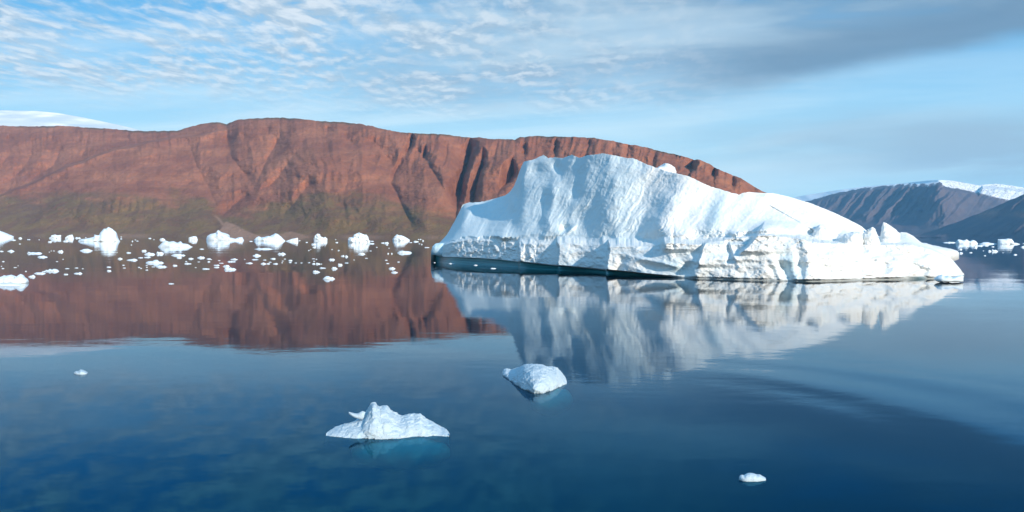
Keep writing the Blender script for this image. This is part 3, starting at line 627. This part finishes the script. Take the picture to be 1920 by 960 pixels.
def lump(name, prof, ybase, dep, thick_, mat, parent=None, seed=0, rough=0.08, ncol=40, nrow=22, zlow=None, lean=0.0, origin=None, dirtv=0.0, clearv=0.0, power=0.75, wetv=0.0, flat=0.0, fac=0.0, freq=5, skew=1.0):
    """closed ice body: pixel profile of its skyline gives the heights, thick_ its real depth"""
    prof = np.array(prof, float); l, r = prof[0, 0], prof[-1, 0]
    s = np.linspace(0, 1, ncol); px = l + (r - l) * (0.5 - 0.5 * np.cos(np.pi * s))
    yb_ = itp(px, ybase) if hasattr(ybase, '__len__') else np.full_like(px, ybase)
    follow = dep is None
    u_ = np.linspace(0, 1, nrow)[:, None]; th = np.pi * u_
    env0 = np.clip(1 - (2 * (px - l) / (r - l) - 1)**2, 0, 1)**0.5
    T = 0.5 * thick_ * env0 + 0.01 * thick_
    up_ = np.sin(np.pi * u_**skew)**power
    if follow:
        yb_ = smo(yb_, max(2, ncol // 14)); dep = wdep(px, yb_) + T; zb = np.zeros_like(px)
        uc = 0.5**(1 / skew); dcr = dep - T * math.cos(math.pi * uc)
        h = np.maximum(CAM[2] + (yhor(px) - itp(px, prof)) / FPX * dcr, 0.04)
        width = (r - l) * dep.mean() / FPX
    else:
        sc = dep / FPX
        h = np.maximum((yb_ - itp(px, prof)) * sc, 0.012 * (r - l) * sc)
        zb = (yhor(px) - yb_) * sc + CAM[2]
        width = (r - l) * sc
    low = (-0.35 * h if zlow is None else np.full_like(h, zlow))
    zz_ = zb + h * up_
    if flat: zz_ = zb + h * np.minimum(1, up_ * (1 + flat))
    dd = dep - T * np.sign(np.cos(th)) * np.abs(np.cos(th))**(1.0 if not flat else 0.7) + lean * h * up_
    P_ = at_z(np.broadcast_to(px, zz_.shape), dd, zz_)
    bot0 = at_z(px, dd[0] * 1.0 + 0.25 * T, zb + low)[None]; bot1 = at_z(px, dd[-1] - 0.25 * T, zb + low)[None]
    P_ = np.concatenate([bot0, P_, bot1], 0)
    q_ = P_ / max(width, 1e-3)
    off = np.array([seed * 3.17, seed * 1.31, seed * 0.7])
    amp = rough * np.minimum(h.mean() * 2.0, width)
    nz = np.stack([fbm3(q_ * freq + off + 40 * i, 5, 0.55 if freq < 6 else 0.64) for i in range(3)], -1)
    msk = np.ones(P_.shape[:2]); msk[0] = .3; msk[-1] = .3
    env = (0.25 + 0.75 * np.sin(np.pi * s))
    nz[..., 2] *= 0.7
    P_ = P_ + amp * nz * msk[..., None] * env[None, :, None]
    if fac:
        fv = facets(q_[..., 0] * 6 + seed, q_[..., 2] * 9 + q_[..., 1] * 3, seed)
        P_[..., 1] -= fac * amp * fv * env
    o_ = np.array(at_z(np.array((l + r) / 2), np.array(float(np.mean(dep))), 0.0)) if origin is None else origin
    o_ = np.array([o_[0], o_[1], zb.min() if parent is None else o_[2]])
    A = {'dirt': np.full(P_.shape[:2], dirtv), 'clear': np.full(P_.shape[:2], clearv), 'wet': np.full(P_.shape[:2], wetv)}
    return grid(name, P_, mat, A, parent=parent, origin=o_, wrap=True)

# parts standing on the big iceberg
p1 = lump('pinnacle', [(1618, 438), (1622, 434), (1634, 425.5), (1637, 427), (1643, 436), (1648, 448), (1651, 458)], [(1618, 452), (1635, 470), (1651, 462)], 222, 5.5, ICE, berg, 3, 0.07, 50, 34, -3.0, power=1.2, fac=1.6)
tag(p1, 'leaning ice block left of the sharp white fin')
p2 = lump('pinnacle', [(1650, 450), (1652, 430), (1656.5, 416.5), (1664, 420), (1674, 427), (1682, 433), (1688, 438)], [(1650, 452), (1688, 446)], 233, 5.0, ICE, berg, 5, 0.05, 60, 36, -2.5, power=1.4, fac=1.2)
tag(p2, 'sharp white triangular fin')
kn = lump('knob', [(1216, 319), (1226, 316), (1236, 312.5), (1243, 308.8), (1251, 307), (1258, 310), (1263, 314), (1265, 318), (1262, 322), (1272, 332)], 334, 259, 8, ICE, berg, 9, 0.10, 40, 24, -3.0, fac=0.6)
lg = lump('ice_ledge', [(809, 470), (811, 462), (816, 457), (826, 455.5), (838, 456), (846, 462), (852, 470)], [(809, 472), (830, 478), (852, 474)], 338, 10, BLUEICE, berg, 11, 0.05, 36, 20, -1.0)
sh_ = lump('ice_ledge', [(1712, 455), (1718, 454), (1735, 455), (1750, 460), (1768, 464), (1785, 467), (1795, 470), (1799, 474)], [(1712, 480), (1780, 481), (1799, 475)], 262, 14, ICE, berg, 13, 0.05, 50, 20, -2.0, dirtv=0.25)
for i_, (pr, yb_, dp_, tk) in enumerate(((([(1418, 447), (1424, 432), (1433, 420), (1446, 418), (1468, 421), (1484, 430), (1492, 446)]), 452, 225, 10),
                                     (([(1520, 444), (1527, 432), (1537, 420.5), (1545, 428), (1556, 432), (1560, 444)]), 449, 224, 8),
                                     (([(1574, 452), (1582, 440), (1600, 435), (1612, 436), (1619, 450)]), 457, 221, 9),
                                     (([(1376, 447), (1379, 439), (1384, 434), (1390, 436), (1392, 445)]), 450, 219, 4))):
    lump('ice_block', pr, yb_, dp_, tk, ICE, berg, 20 + i_, 0.10, 44, 26, -4.0, dirtv=0.15, fac=0.7)

# ------------------------------------------------------------------ floating bergs and floes
def Zs(x0, L): return [(x0 + X / 8, 425 + Y / 8) for X, Y in L]
MED = [
 ('low white berg cut by the left frame edge', Zs(0, [(-330, 150), (-200, 95), (-100, 70), (0, 62), (60, 85), (130, 115), (175, 130), (208, 145)]), 446, 'the berg at the left edge'),
 ('small squarish white berg below the dark shore, left of a smaller one', Zs(0, [(738, 165), (765, 150), (775, 128), (830, 118), (860, 130), (915, 124), (918, 160)]), 447, 'the squarish berg'),
 ('small rounded white berg between the squarish berg and the tallest berg', Zs(0, [(975, 165), (1010, 140), (1040, 125), (1085, 120), (1100, 150), (1108, 165)]), 447.5, 'the small rounded berg'),
 ('tallest distant white berg, a steep two-topped peak with a low left tail', [(147, 452), (152, 448.5), (165, 446.5), (174, 444), (177, 440), (181, 441), (186, 441), (190, 434), (194, 428.5), (198, 428.5), (203, 425.3), (210, 429.5), (217, 435), (221, 446), (225, 452.5)], 453, 'the tallest distant berg'),
 ('broad low white berg with a bumpy crest floating nearer than its neighbours', Zs(210, [(688, 300), (740, 255), (800, 208), (850, 228), (920, 218), (980, 240), (1020, 218), (1060, 250), (1130, 262), (1210, 302)]), 463.3, 'the bumpy low berg'),
 ('small two-lobed white berg left of the sharp-topped berg', Zs(210, [(1150, 165), (1190, 150), (1240, 143), (1270, 150), (1285, 190)]), 449.8, 'the two-lobed berg'),
 ('white berg with one sharp central tip and a long right tail', [(387, 447), (389, 442), (394, 439), (400, 438), (405, 437), (409, 431.8), (413, 435), (420, 437), (427, 439.5), (431, 445), (440, 448), (446, 446), (454, 444.5), (457.5, 450)], 451, 'the sharp-topped berg'),
 ('long white berg rising in steps to its right, before a tan gravel fan', Zs(420, [(450, 198), (480, 165), (520, 148), (560, 165), (610, 155), (665, 135), (690, 142), (740, 120), (770, 97), (810, 112), (850, 145), (890, 190), (920, 212)]), 452, 'the stepped berg'),
 ('smooth white wedge of ice right beside the stepped berg', Zs(420, [(930, 215), (1000, 190), (1060, 175), (1108, 168), (1116, 215)]), 452.6, 'the wedge-shaped berg'),
 ('narrow white berg with a tall left knob and small right lobe', Zs(420, [(1345, 180), (1370, 130), (1400, 103), (1425, 112), (1460, 150), (1490, 165), (1520, 155), (1550, 185)]), 452, 'the knobbed berg'),
 ('domed white berg with shoulders on both sides, mid distance', Zs(620, [(260, 200), (275, 165), (335, 150), (345, 125), (400, 98), (435, 88), (465, 100), (480, 115), (535, 125), (555, 150), (575, 195), (592, 208)]), 455, 'the domed berg'),
 ('tent-shaped white berg with bluish left side, nearest the huge iceberg', Zs(620, [(930, 188), (950, 155), (985, 124), (1000, 119), (1020, 130), (1060, 128), (1110, 150), (1150, 172), (1186, 194)]), 451.5, 'the tent-shaped berg'),
 ('long grey-white berg with a notched crest under the far blue mountain', Zs(1740, [(420, 230), (440, 205), (455, 192), (520, 205), (580, 190), (625, 218), (670, 196), (720, 215), (748, 245)]), 457.6, 'the notched berg'),
 ('blocky flat-topped white berg at the far right, with low tail', Zs(1740, [(1048, 215), (1052, 186), (1150, 189), (1200, 181), (1250, 184), (1270, 205), (1290, 238), (1340, 248), (1378, 258)]), 458, 'the flat-topped berg'),
]
ANCH = []
for i_, (lab, prof, yb_, short) in enumerate(MED):
    l, r = prof[0][0], prof[-1][0]; mid = (l + r) / 2
    dep = float(wdep(np.array(mid), np.array(yb_))); wid = (r - l) * dep / FPX
    o = lump('small_iceberg', prof, yb_, dep + 0.3 * wid, 0.55 * wid, SMALL, None, 40 + i_, 0.075, 110, 40, power=0.95, fac=2.2)
    tag(o, lab, 'iceberg', 'small icebergs drifting near the far shores')
    ANCH.append((short, mid, yb_))

T1 = [(195, 205, 95, 18), (302, 178, 60, 30), (430, 195, 55, 12), (585, 198, 20, 8), (748, 232, 65, 28), (297, 260, 35, 10), (160, 372, 115, 38), (20, 372, 60, 20), (515, 405, 235, 50), (635, 460, 160, 42),
      (905, 380, 90, 45), (805, 365, 25, 12), (765, 365, 20, 8), (735, 382, 18, 8), (1290, 365, 200, 55), (43, 525, 42, 16), (38, 630, 45, 14), (220, 615, 60, 8), (380, 672, 28, 18), (850, 525, 40, 8), (940, 490, 20, 12),
      (265, 588, 15, 8), (15, 595, 20, 8), (470, 757, 115, 55), (590, 708, 190, 36), (650, 676, 60, 20), (770, 672, 230, 62), (980, 720, 75, 22), (1165, 708, 135, 38), (1000, 632, 80, 10),
      (1140, 622, 65, 14), (1235, 632, 30, 10), (1628, 610, 75, 18), (1630, 668, 70, 32), (985, 222, 90, 28), (1165, 175, 100, 28), (1285, 165, 25, 12)]
T2 = [(137, 155, 30, 12), (137, 185, 35, 14), (305, 222, 25, 22), (380, 217, 40, 12), (350, 200, 25, 6), (290, 275, 25, 10), (567, 178, 50, 16), (628, 195, 18, 10), (755, 200, 90, 45), (1215, 250, 50, 8),
      (248, 395, 75, 25), (480, 368, 85, 32), (560, 420, 170, 55), (720, 410, 120, 55), (990, 435, 225, 48), (1005, 470, 90, 26), (530, 464, 110, 20), (425, 468, 80, 20), (117, 487, 75, 35), (295, 505, 180, 40), (640, 550, 280, 78),
      (1180, 485, 85, 28), (1333, 470, 125, 36), (1450, 487, 70, 22), (1487, 494, 22, 10), (1450, 530, 50, 20), (1345, 338, 80, 16), (1575, 330, 80, 12), (1135, 560, 110, 26), (1110, 525, 35, 12), (1300, 530, 40, 8), (168, 580, 45, 14),
      (180, 622, 50, 12), (403, 612, 40, 14), (430, 628, 30, 14), (515, 585, 35, 8), (517, 613, 30, 14), (517, 652, 45, 14), (615, 605, 65, 12), (740, 608, 180, 42), (940, 588, 75, 28), (1250, 615, 30, 8), (1405, 638, 120, 26),
      (1565, 582, 95, 22), (1565, 614, 90, 22), (1605, 510, 45, 8), (1640, 550, 75, 8), (885, 860, 90, 20), (75, 385, 20, 14)]
T3 = [(405, 222, 60, 14), (600, 340, 300, 34), (1135, 212, 28, 14), (1240, 238, 38, 16), (1345, 270, 70, 26), (1352, 312, 50, 26), (490, 440, 130, 45), (862, 415, 130, 48), (150, 495, 115, 28), (108, 530, 140, 28), (465, 497, 110, 20),
      (610, 502, 60, 12), (735, 485, 90, 22), (310, 490, 20, 6), (378, 552, 115, 26), (590, 562, 90, 38), (660, 560, 55, 22), (770, 562, 80, 28), (690, 535, 50, 14), (995, 512, 65, 28), (990, 540, 45, 14), (880, 517, 28, 10),
      (910, 487, 35, 10), (1075, 545, 35, 10), (1160, 545, 35, 10), (868, 542, 24, 8), (1340, 483, 50, 12), (1385, 490, 30, 8), (1345, 562, 55, 28), (1410, 564, 72, 34), (1275, 542, 40, 10), (1460, 562, 24, 10), (1480, 624, 105, 24),
      (1385, 687, 115, 45), (1615, 500, 100, 32), (1655, 634, 95, 50), (1572, 790, 190, 74), (90, 648, 190, 60), (30, 600, 110, 40), (1350, 520, 30, 8), (1675, 195, 20, 10), (1690, 240, 45, 18), (1620, 343, 25, 12), (1300, 342, 16, 6), (1270, 358, 25, 6)]
T4 = [(605, 258, 115, 22), (620, 220, 60, 14), (780, 247, 55, 20), (840, 250, 70, 34), (845, 277, 40, 10), (1280, 228, 85, 26), (1320, 192, 30, 12), (1350, 192, 25, 14), (1385, 215, 24, 30), (1330, 258, 30, 8), (1368, 267, 20, 18), (1200, 240, 50, 6),
      (1108, 396, 225, 60), (465, 414, 115, 38), (597, 365, 35, 12), (862, 407, 24, 24), (917, 407, 22, 26), (875, 324, 16, 12), (120, 360, 30, 16), (180, 444, 55, 28), (237, 454, 50, 42), (143, 580, 72, 44), (240, 547, 60, 16),
      (535, 475, 45, 8), (833, 505, 45, 14), (855, 554, 48, 14), (1018, 532, 40, 14), (920, 634, 105, 42), (955, 692, 105, 36), (1445, 314, 75, 14), (1560, 542, 30, 12), (350, 500, 20, 8), (690, 310, 30, 6)]
T5 = [(320, 242, 200, 28), (900, 262, 280, 46), (765, 290, 145, 26), (715, 310, 60, 44), (880, 290, 70, 16), (975, 304, 50, 18), (930, 372, 55, 38), (1005, 374, 100, 55), (575, 303, 35, 16), (497, 345, 45, 20), (645, 392, 55, 16),
      (860, 437, 35, 14), (835, 364, 20, 8), (1315, 424, 65, 24), (1425, 310, 66, 32), (1130, 392, 15, 6), (1432, 256, 20, 10), (500, 402, 60, 34)]
FL = []
for x0, T in ((0, T1), (210, T2), (420, T3), (620, T4), (1740, T5)):
    for X, Y, w_, h_ in T: FL.append((x0 + X / 8, 425 + Y / 8, w_ / 8, h_ / 8))
FL += [(847, 494.6, 13, 2.4), (892, 497.6, 8, 2.2), (925, 503.8, 12, 2.4)]
SPECIAL = {
 (1572 / 8 + 420): 'oval floe with blue-green rims, nearest white floe left of the huge iceberg',
 (885 / 8 + 210): 'lone thin white sliver on the red reflection, nearest on the left',
 (1108 / 8 + 620): 'long smooth rounded white floe below the tent-shaped berg',
 847: 'widest of three low chips before the dark notch of the huge iceberg',
 892: 'middle and smallest of three chips before the dark notch of the huge iceberg',
 925: 'right and nearest of three chips before the dark notch of the huge iceberg',
 (600 / 8 + 420): 'long flat pale floe lying in the reflection of the stepped berg',
 (770 / 8): 'lumpy white floe at the far right end of the chain leaving the left edge',
 (590 / 8): 'narrow white floe in the middle of the chain leaving the left edge',
 (470 / 8): 'white floe touching the largest floe at the left edge',
 (515 / 8): 'long straight white floe pointing at the squarish berg, on the left',
 (640 / 8 + 210): 'arrow-shaped white floe, largest in the scatter below the bumpy low berg',
 (885.0): ''}
recs = {}
for i_, (cx_, yb_, w_, h_) in enumerate(FL):
    if cx_ in SPECIAL and (cx_ != 600 / 8 + 210 or True):
        recs.setdefault(('special', cx_), []).append(i_); continue
    short, ax, ay = min(ANCH, key=lambda q_: abs(q_[1] - cx_) + 0.7 * abs(q_[2] - yb_))
    dx, dy_ = cx_ - ax, yb_ - ay
    rel = ('below' if dy_ > 7 else 'beside') if abs(dx) < 26 else ('right of' if dx > 0 else 'left of')
    if rel == 'beside': rel = 'close beside'
    if rel in ('right of', 'left of') and dy_ > 12: rel = 'below and ' + rel
    elif rel == 'below' and dy_ > 30: rel = 'far below'
    recs.setdefault((rel, short, w_ < 4.2), []).append(i_)
LABELS, GROUPS = {}, {}
ORD = ['widest', 'second widest', 'third widest', 'fourth widest', 'fifth widest', 'sixth widest', 'seventh widest', 'eighth widest', 'ninth widest', 'tenth widest', 'eleventh widest', 'twelfth widest', 'thirteenth widest', 'fourteenth widest', 'fifteenth widest']
for key, ids in recs.items():
    if key[0] == 'special':
        ids = sorted(ids, key=lambda j: -FL[j][2])
        for j in ids: LABELS[j] = SPECIAL[key[1]]
        continue
    rel, short, tiny = key
    if tiny:
        for j in ids:
            LABELS[j] = 'tiny white ice chip ' + rel + ' ' + short; GROUPS[j] = 'tiny ice chips ' + rel + ' ' + short
    else:
        ids = sorted(ids, key=lambda j: -FL[j][2])
        for k_, j in enumerate(ids):
            shp = 'thin flat' if FL[j][3] / FL[j][2] < 0.2 else ('chunky' if FL[j][3] / FL[j][2] > 0.42 else 'low')
            LABELS[j] = (ORD[min(k_, 14)] + ' floe ' if len(ids) > 1 else 'only larger floe ') + rel + ' ' + short + ', ' + shp + ', white'
for i_, (cx_, yb_, w_, h_) in enumerate(FL):
    rg = np.random.default_rng(100 + i_)
    dep = float(wdep(np.array(cx_), np.array(yb_)))
    hh = max(0.62 * h_, 0.9); nb = 7
    tiny = w_ < 4.2
    xs = np.linspace(-0.5, 0.5, nb + 2)
    hp = hh * (0.55 + 0.6 * rg.random(nb + 2)) * np.clip(1 - (2 * np.abs(xs))**3, 0.05, 1)
    pk = rg.integers(1, nb); hp[pk] = hh * 1.05
    prof = [(cx_ + w_ * xs[k_], yb_ - hp[k_]) for k_ in range(nb + 2)]
    wid = w_ * dep / FPX
    o = lump('ice_chip' if tiny else 'ice_floe', prof, yb_, dep + 0.32 * wid, 0.65 * wid, SMALL, None, 60 + i_, 0.16, 14 if tiny else 34, 9 if tiny else 16, power=0.7, fac=0.0 if tiny else 0.8)
    tag(o, LABELS[i_], 'ice chip' if tiny else 'ice floe', GROUPS.get(i_, 'ice floes scattered on the calm water'))

# larger floes with a shape of their own
o = lump('ice_floe', Zs(0, [(-220, 800), (-120, 760), (-40, 752), (0, 762), (40, 740), (90, 748), (150, 728), (195, 736), (230, 762), (260, 742), (300, 722), (345, 730), (375, 765), (405, 790), (425, 822)]), 425 + 835 / 8, float(wdep(np.array(20.0), np.array(530.5))) + 1.5, 6, SMALL, None, 301, 0.16, 120, 40, power=0.8, fac=1.2)
tag(o, 'largest floe at the left edge, lumpy and pale blue, cut by the frame', 'ice floe', 'ice floes scattered on the calm water')
o = lump('ice_floe', Zs(0, [(-220, 868), (0, 846), (60, 852), (130, 845), (220, 852), (290, 862), (335, 874)]), 425 + 880 / 8, float(wdep(np.array(10.0), np.array(535.0))) + 1.2, 4, SMALL, None, 302, 0.10, 70, 20, power=0.7)
tag(o, 'flat smooth white floe lying against the near side of the largest left-edge floe', 'ice floe', 'ice floes scattered on the calm water')
o = lump('ice_floe', [(1753, 522), (1760, 517), (1768, 515), (1772, 518), (1780, 517), (1787, 520), (1797, 517.5), (1804, 516.5), (1808, 517)], [(1753, 524), (1765, 525.4), (1790, 525.4), (1808, 525)], 201, 7, SMALL, None, 303, 0.05, 50, 18, power=0.6, clearv=0.25)
tag(o, 'jagged blue-white slab lying against the right foot of the huge iceberg', 'ice floe', 'ice floes scattered on the calm water')

# ------------------------------------------------------------------ nearest bergs
d1 = float(wdep(np.array(720.0), np.array(823.0)))
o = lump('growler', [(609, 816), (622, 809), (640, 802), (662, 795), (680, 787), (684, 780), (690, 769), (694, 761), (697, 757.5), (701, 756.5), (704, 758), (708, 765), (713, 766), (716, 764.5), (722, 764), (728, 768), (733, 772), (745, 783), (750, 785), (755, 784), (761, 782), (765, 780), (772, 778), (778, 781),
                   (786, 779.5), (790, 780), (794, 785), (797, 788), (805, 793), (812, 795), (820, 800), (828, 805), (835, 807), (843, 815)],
         [(609, 817), (640, 820), (680, 823), (720, 823.5), (770, 820.5), (800, 817), (820, 817), (843, 819)], None, 3.4, NEAR_SHADED, None, 401, 0.15, 240, 100, zlow=-0.5, power=0.9, fac=0.3, freq=9, skew=1.25)
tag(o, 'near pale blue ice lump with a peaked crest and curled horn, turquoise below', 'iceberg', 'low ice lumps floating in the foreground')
hn = lump('ice_horn', [(653, 774), (658, 775.5), (664, 777), (670, 777.5), (674, 775), (679, 772.5), (684, 774), (690, 780), (694, 788)], [(653, 775.5), (664, 781.5), (676, 785), (694, 790)], d1 + 1.9, 0.5, NEAR_SHADED, o, 402, 0.03, 40, 16, -0.08)
def keel(name, prof, dep, thick_, parent, seed, depth_m):
    """submerged foot of a near berg: widens towards the viewer below the surface"""
    l, r = prof; sN_ = np.linspace(0, 1, 60); px = l + (r - l) * (0.5 - 0.5 * np.cos(np.pi * sN_))
    th = np.linspace(0, 2 * np.pi, 40)[:, None]
    env = np.clip(1 - (2 * (px - l) / (r - l) - 1)**2, 0, 1)**0.5 + 0.01
    dd = dep + 0.5 * thick_ * env * np.cos(th); zz_ = -0.5 * depth_m * (1.1 + 0.2 * n2(px / 30, seed)) - 0.5 * depth_m * env * np.sin(th)
    P_ = at_z(np.broadcast_to(px, dd.shape), dd, zz_)
    P_ = P_ + 0.12 * np.stack([fbm3(P_ * 1.3 + seed + 30 * i, 3) for i in range(3)], -1)
    P_[..., 2] = np.minimum(P_[..., 2], -0.05); P_[-1] = P_[0]
    return grid(name, P_, SUBICE, parent=parent, origin=np.array([*at_z(np.array((l + r) / 2), np.array(dep), 0.0)[:2], -0.4]))
keel('submerged_keel', (660, 844), d1 + 0.7, 3.8, o, 3, 1.8)
d2 = float(wdep(np.array(1010.0), np.array(741.0)))
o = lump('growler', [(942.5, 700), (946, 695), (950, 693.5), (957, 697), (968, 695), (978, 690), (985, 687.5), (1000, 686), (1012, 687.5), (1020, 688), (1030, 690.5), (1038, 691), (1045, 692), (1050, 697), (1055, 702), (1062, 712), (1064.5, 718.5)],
         [(942.5, 702), (952, 709), (962, 716), (975, 726), (990, 735), (1008, 740.5), (1025, 738.5), (1035, 733), (1050, 725), (1064.5, 719.5)], None, 6.5, NEAR_SHADED, None, 411, 0.09, 200, 100, zlow=-0.25, power=0.5, fac=0.6, freq=7, skew=1.35)
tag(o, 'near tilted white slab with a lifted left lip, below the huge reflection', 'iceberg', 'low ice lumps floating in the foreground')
keel('submerged_keel', (995, 1076), d2 + 2.5, 5.5, o, 5, 1.8)
d4 = float(wdep(np.array(1415.0), np.array(903.0)))
o = lump('growler', [(1391, 898), (1393, 895), (1396, 893.8), (1400, 895), (1406, 892), (1412, 891), (1418, 891.8), (1424, 894), (1430, 894), (1435, 897), (1442, 900)], [(1390, 899), (1400, 903), (1425, 903.5), (1442, 901)], None, 0.7, NEAR_SHADED, None, 421, 0.05, 60, 30, zlow=-0.12, power=0.7)
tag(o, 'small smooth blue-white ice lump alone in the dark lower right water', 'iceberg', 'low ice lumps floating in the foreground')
d5 = float(wdep(np.array(148.0), np.array(702.0)))
o = lump('growler', [(135, 700), (139, 697), (144, 697.5), (148, 694), (152, 695), (156, 696.5), (161.5, 699.5)], [(135, 701), (148, 702.5), (161.5, 701)], d5 + 0.5, 1.2, NEAR_SHADED, None, 431, 0.06, 40, 20, zlow=-0.15, power=0.6)
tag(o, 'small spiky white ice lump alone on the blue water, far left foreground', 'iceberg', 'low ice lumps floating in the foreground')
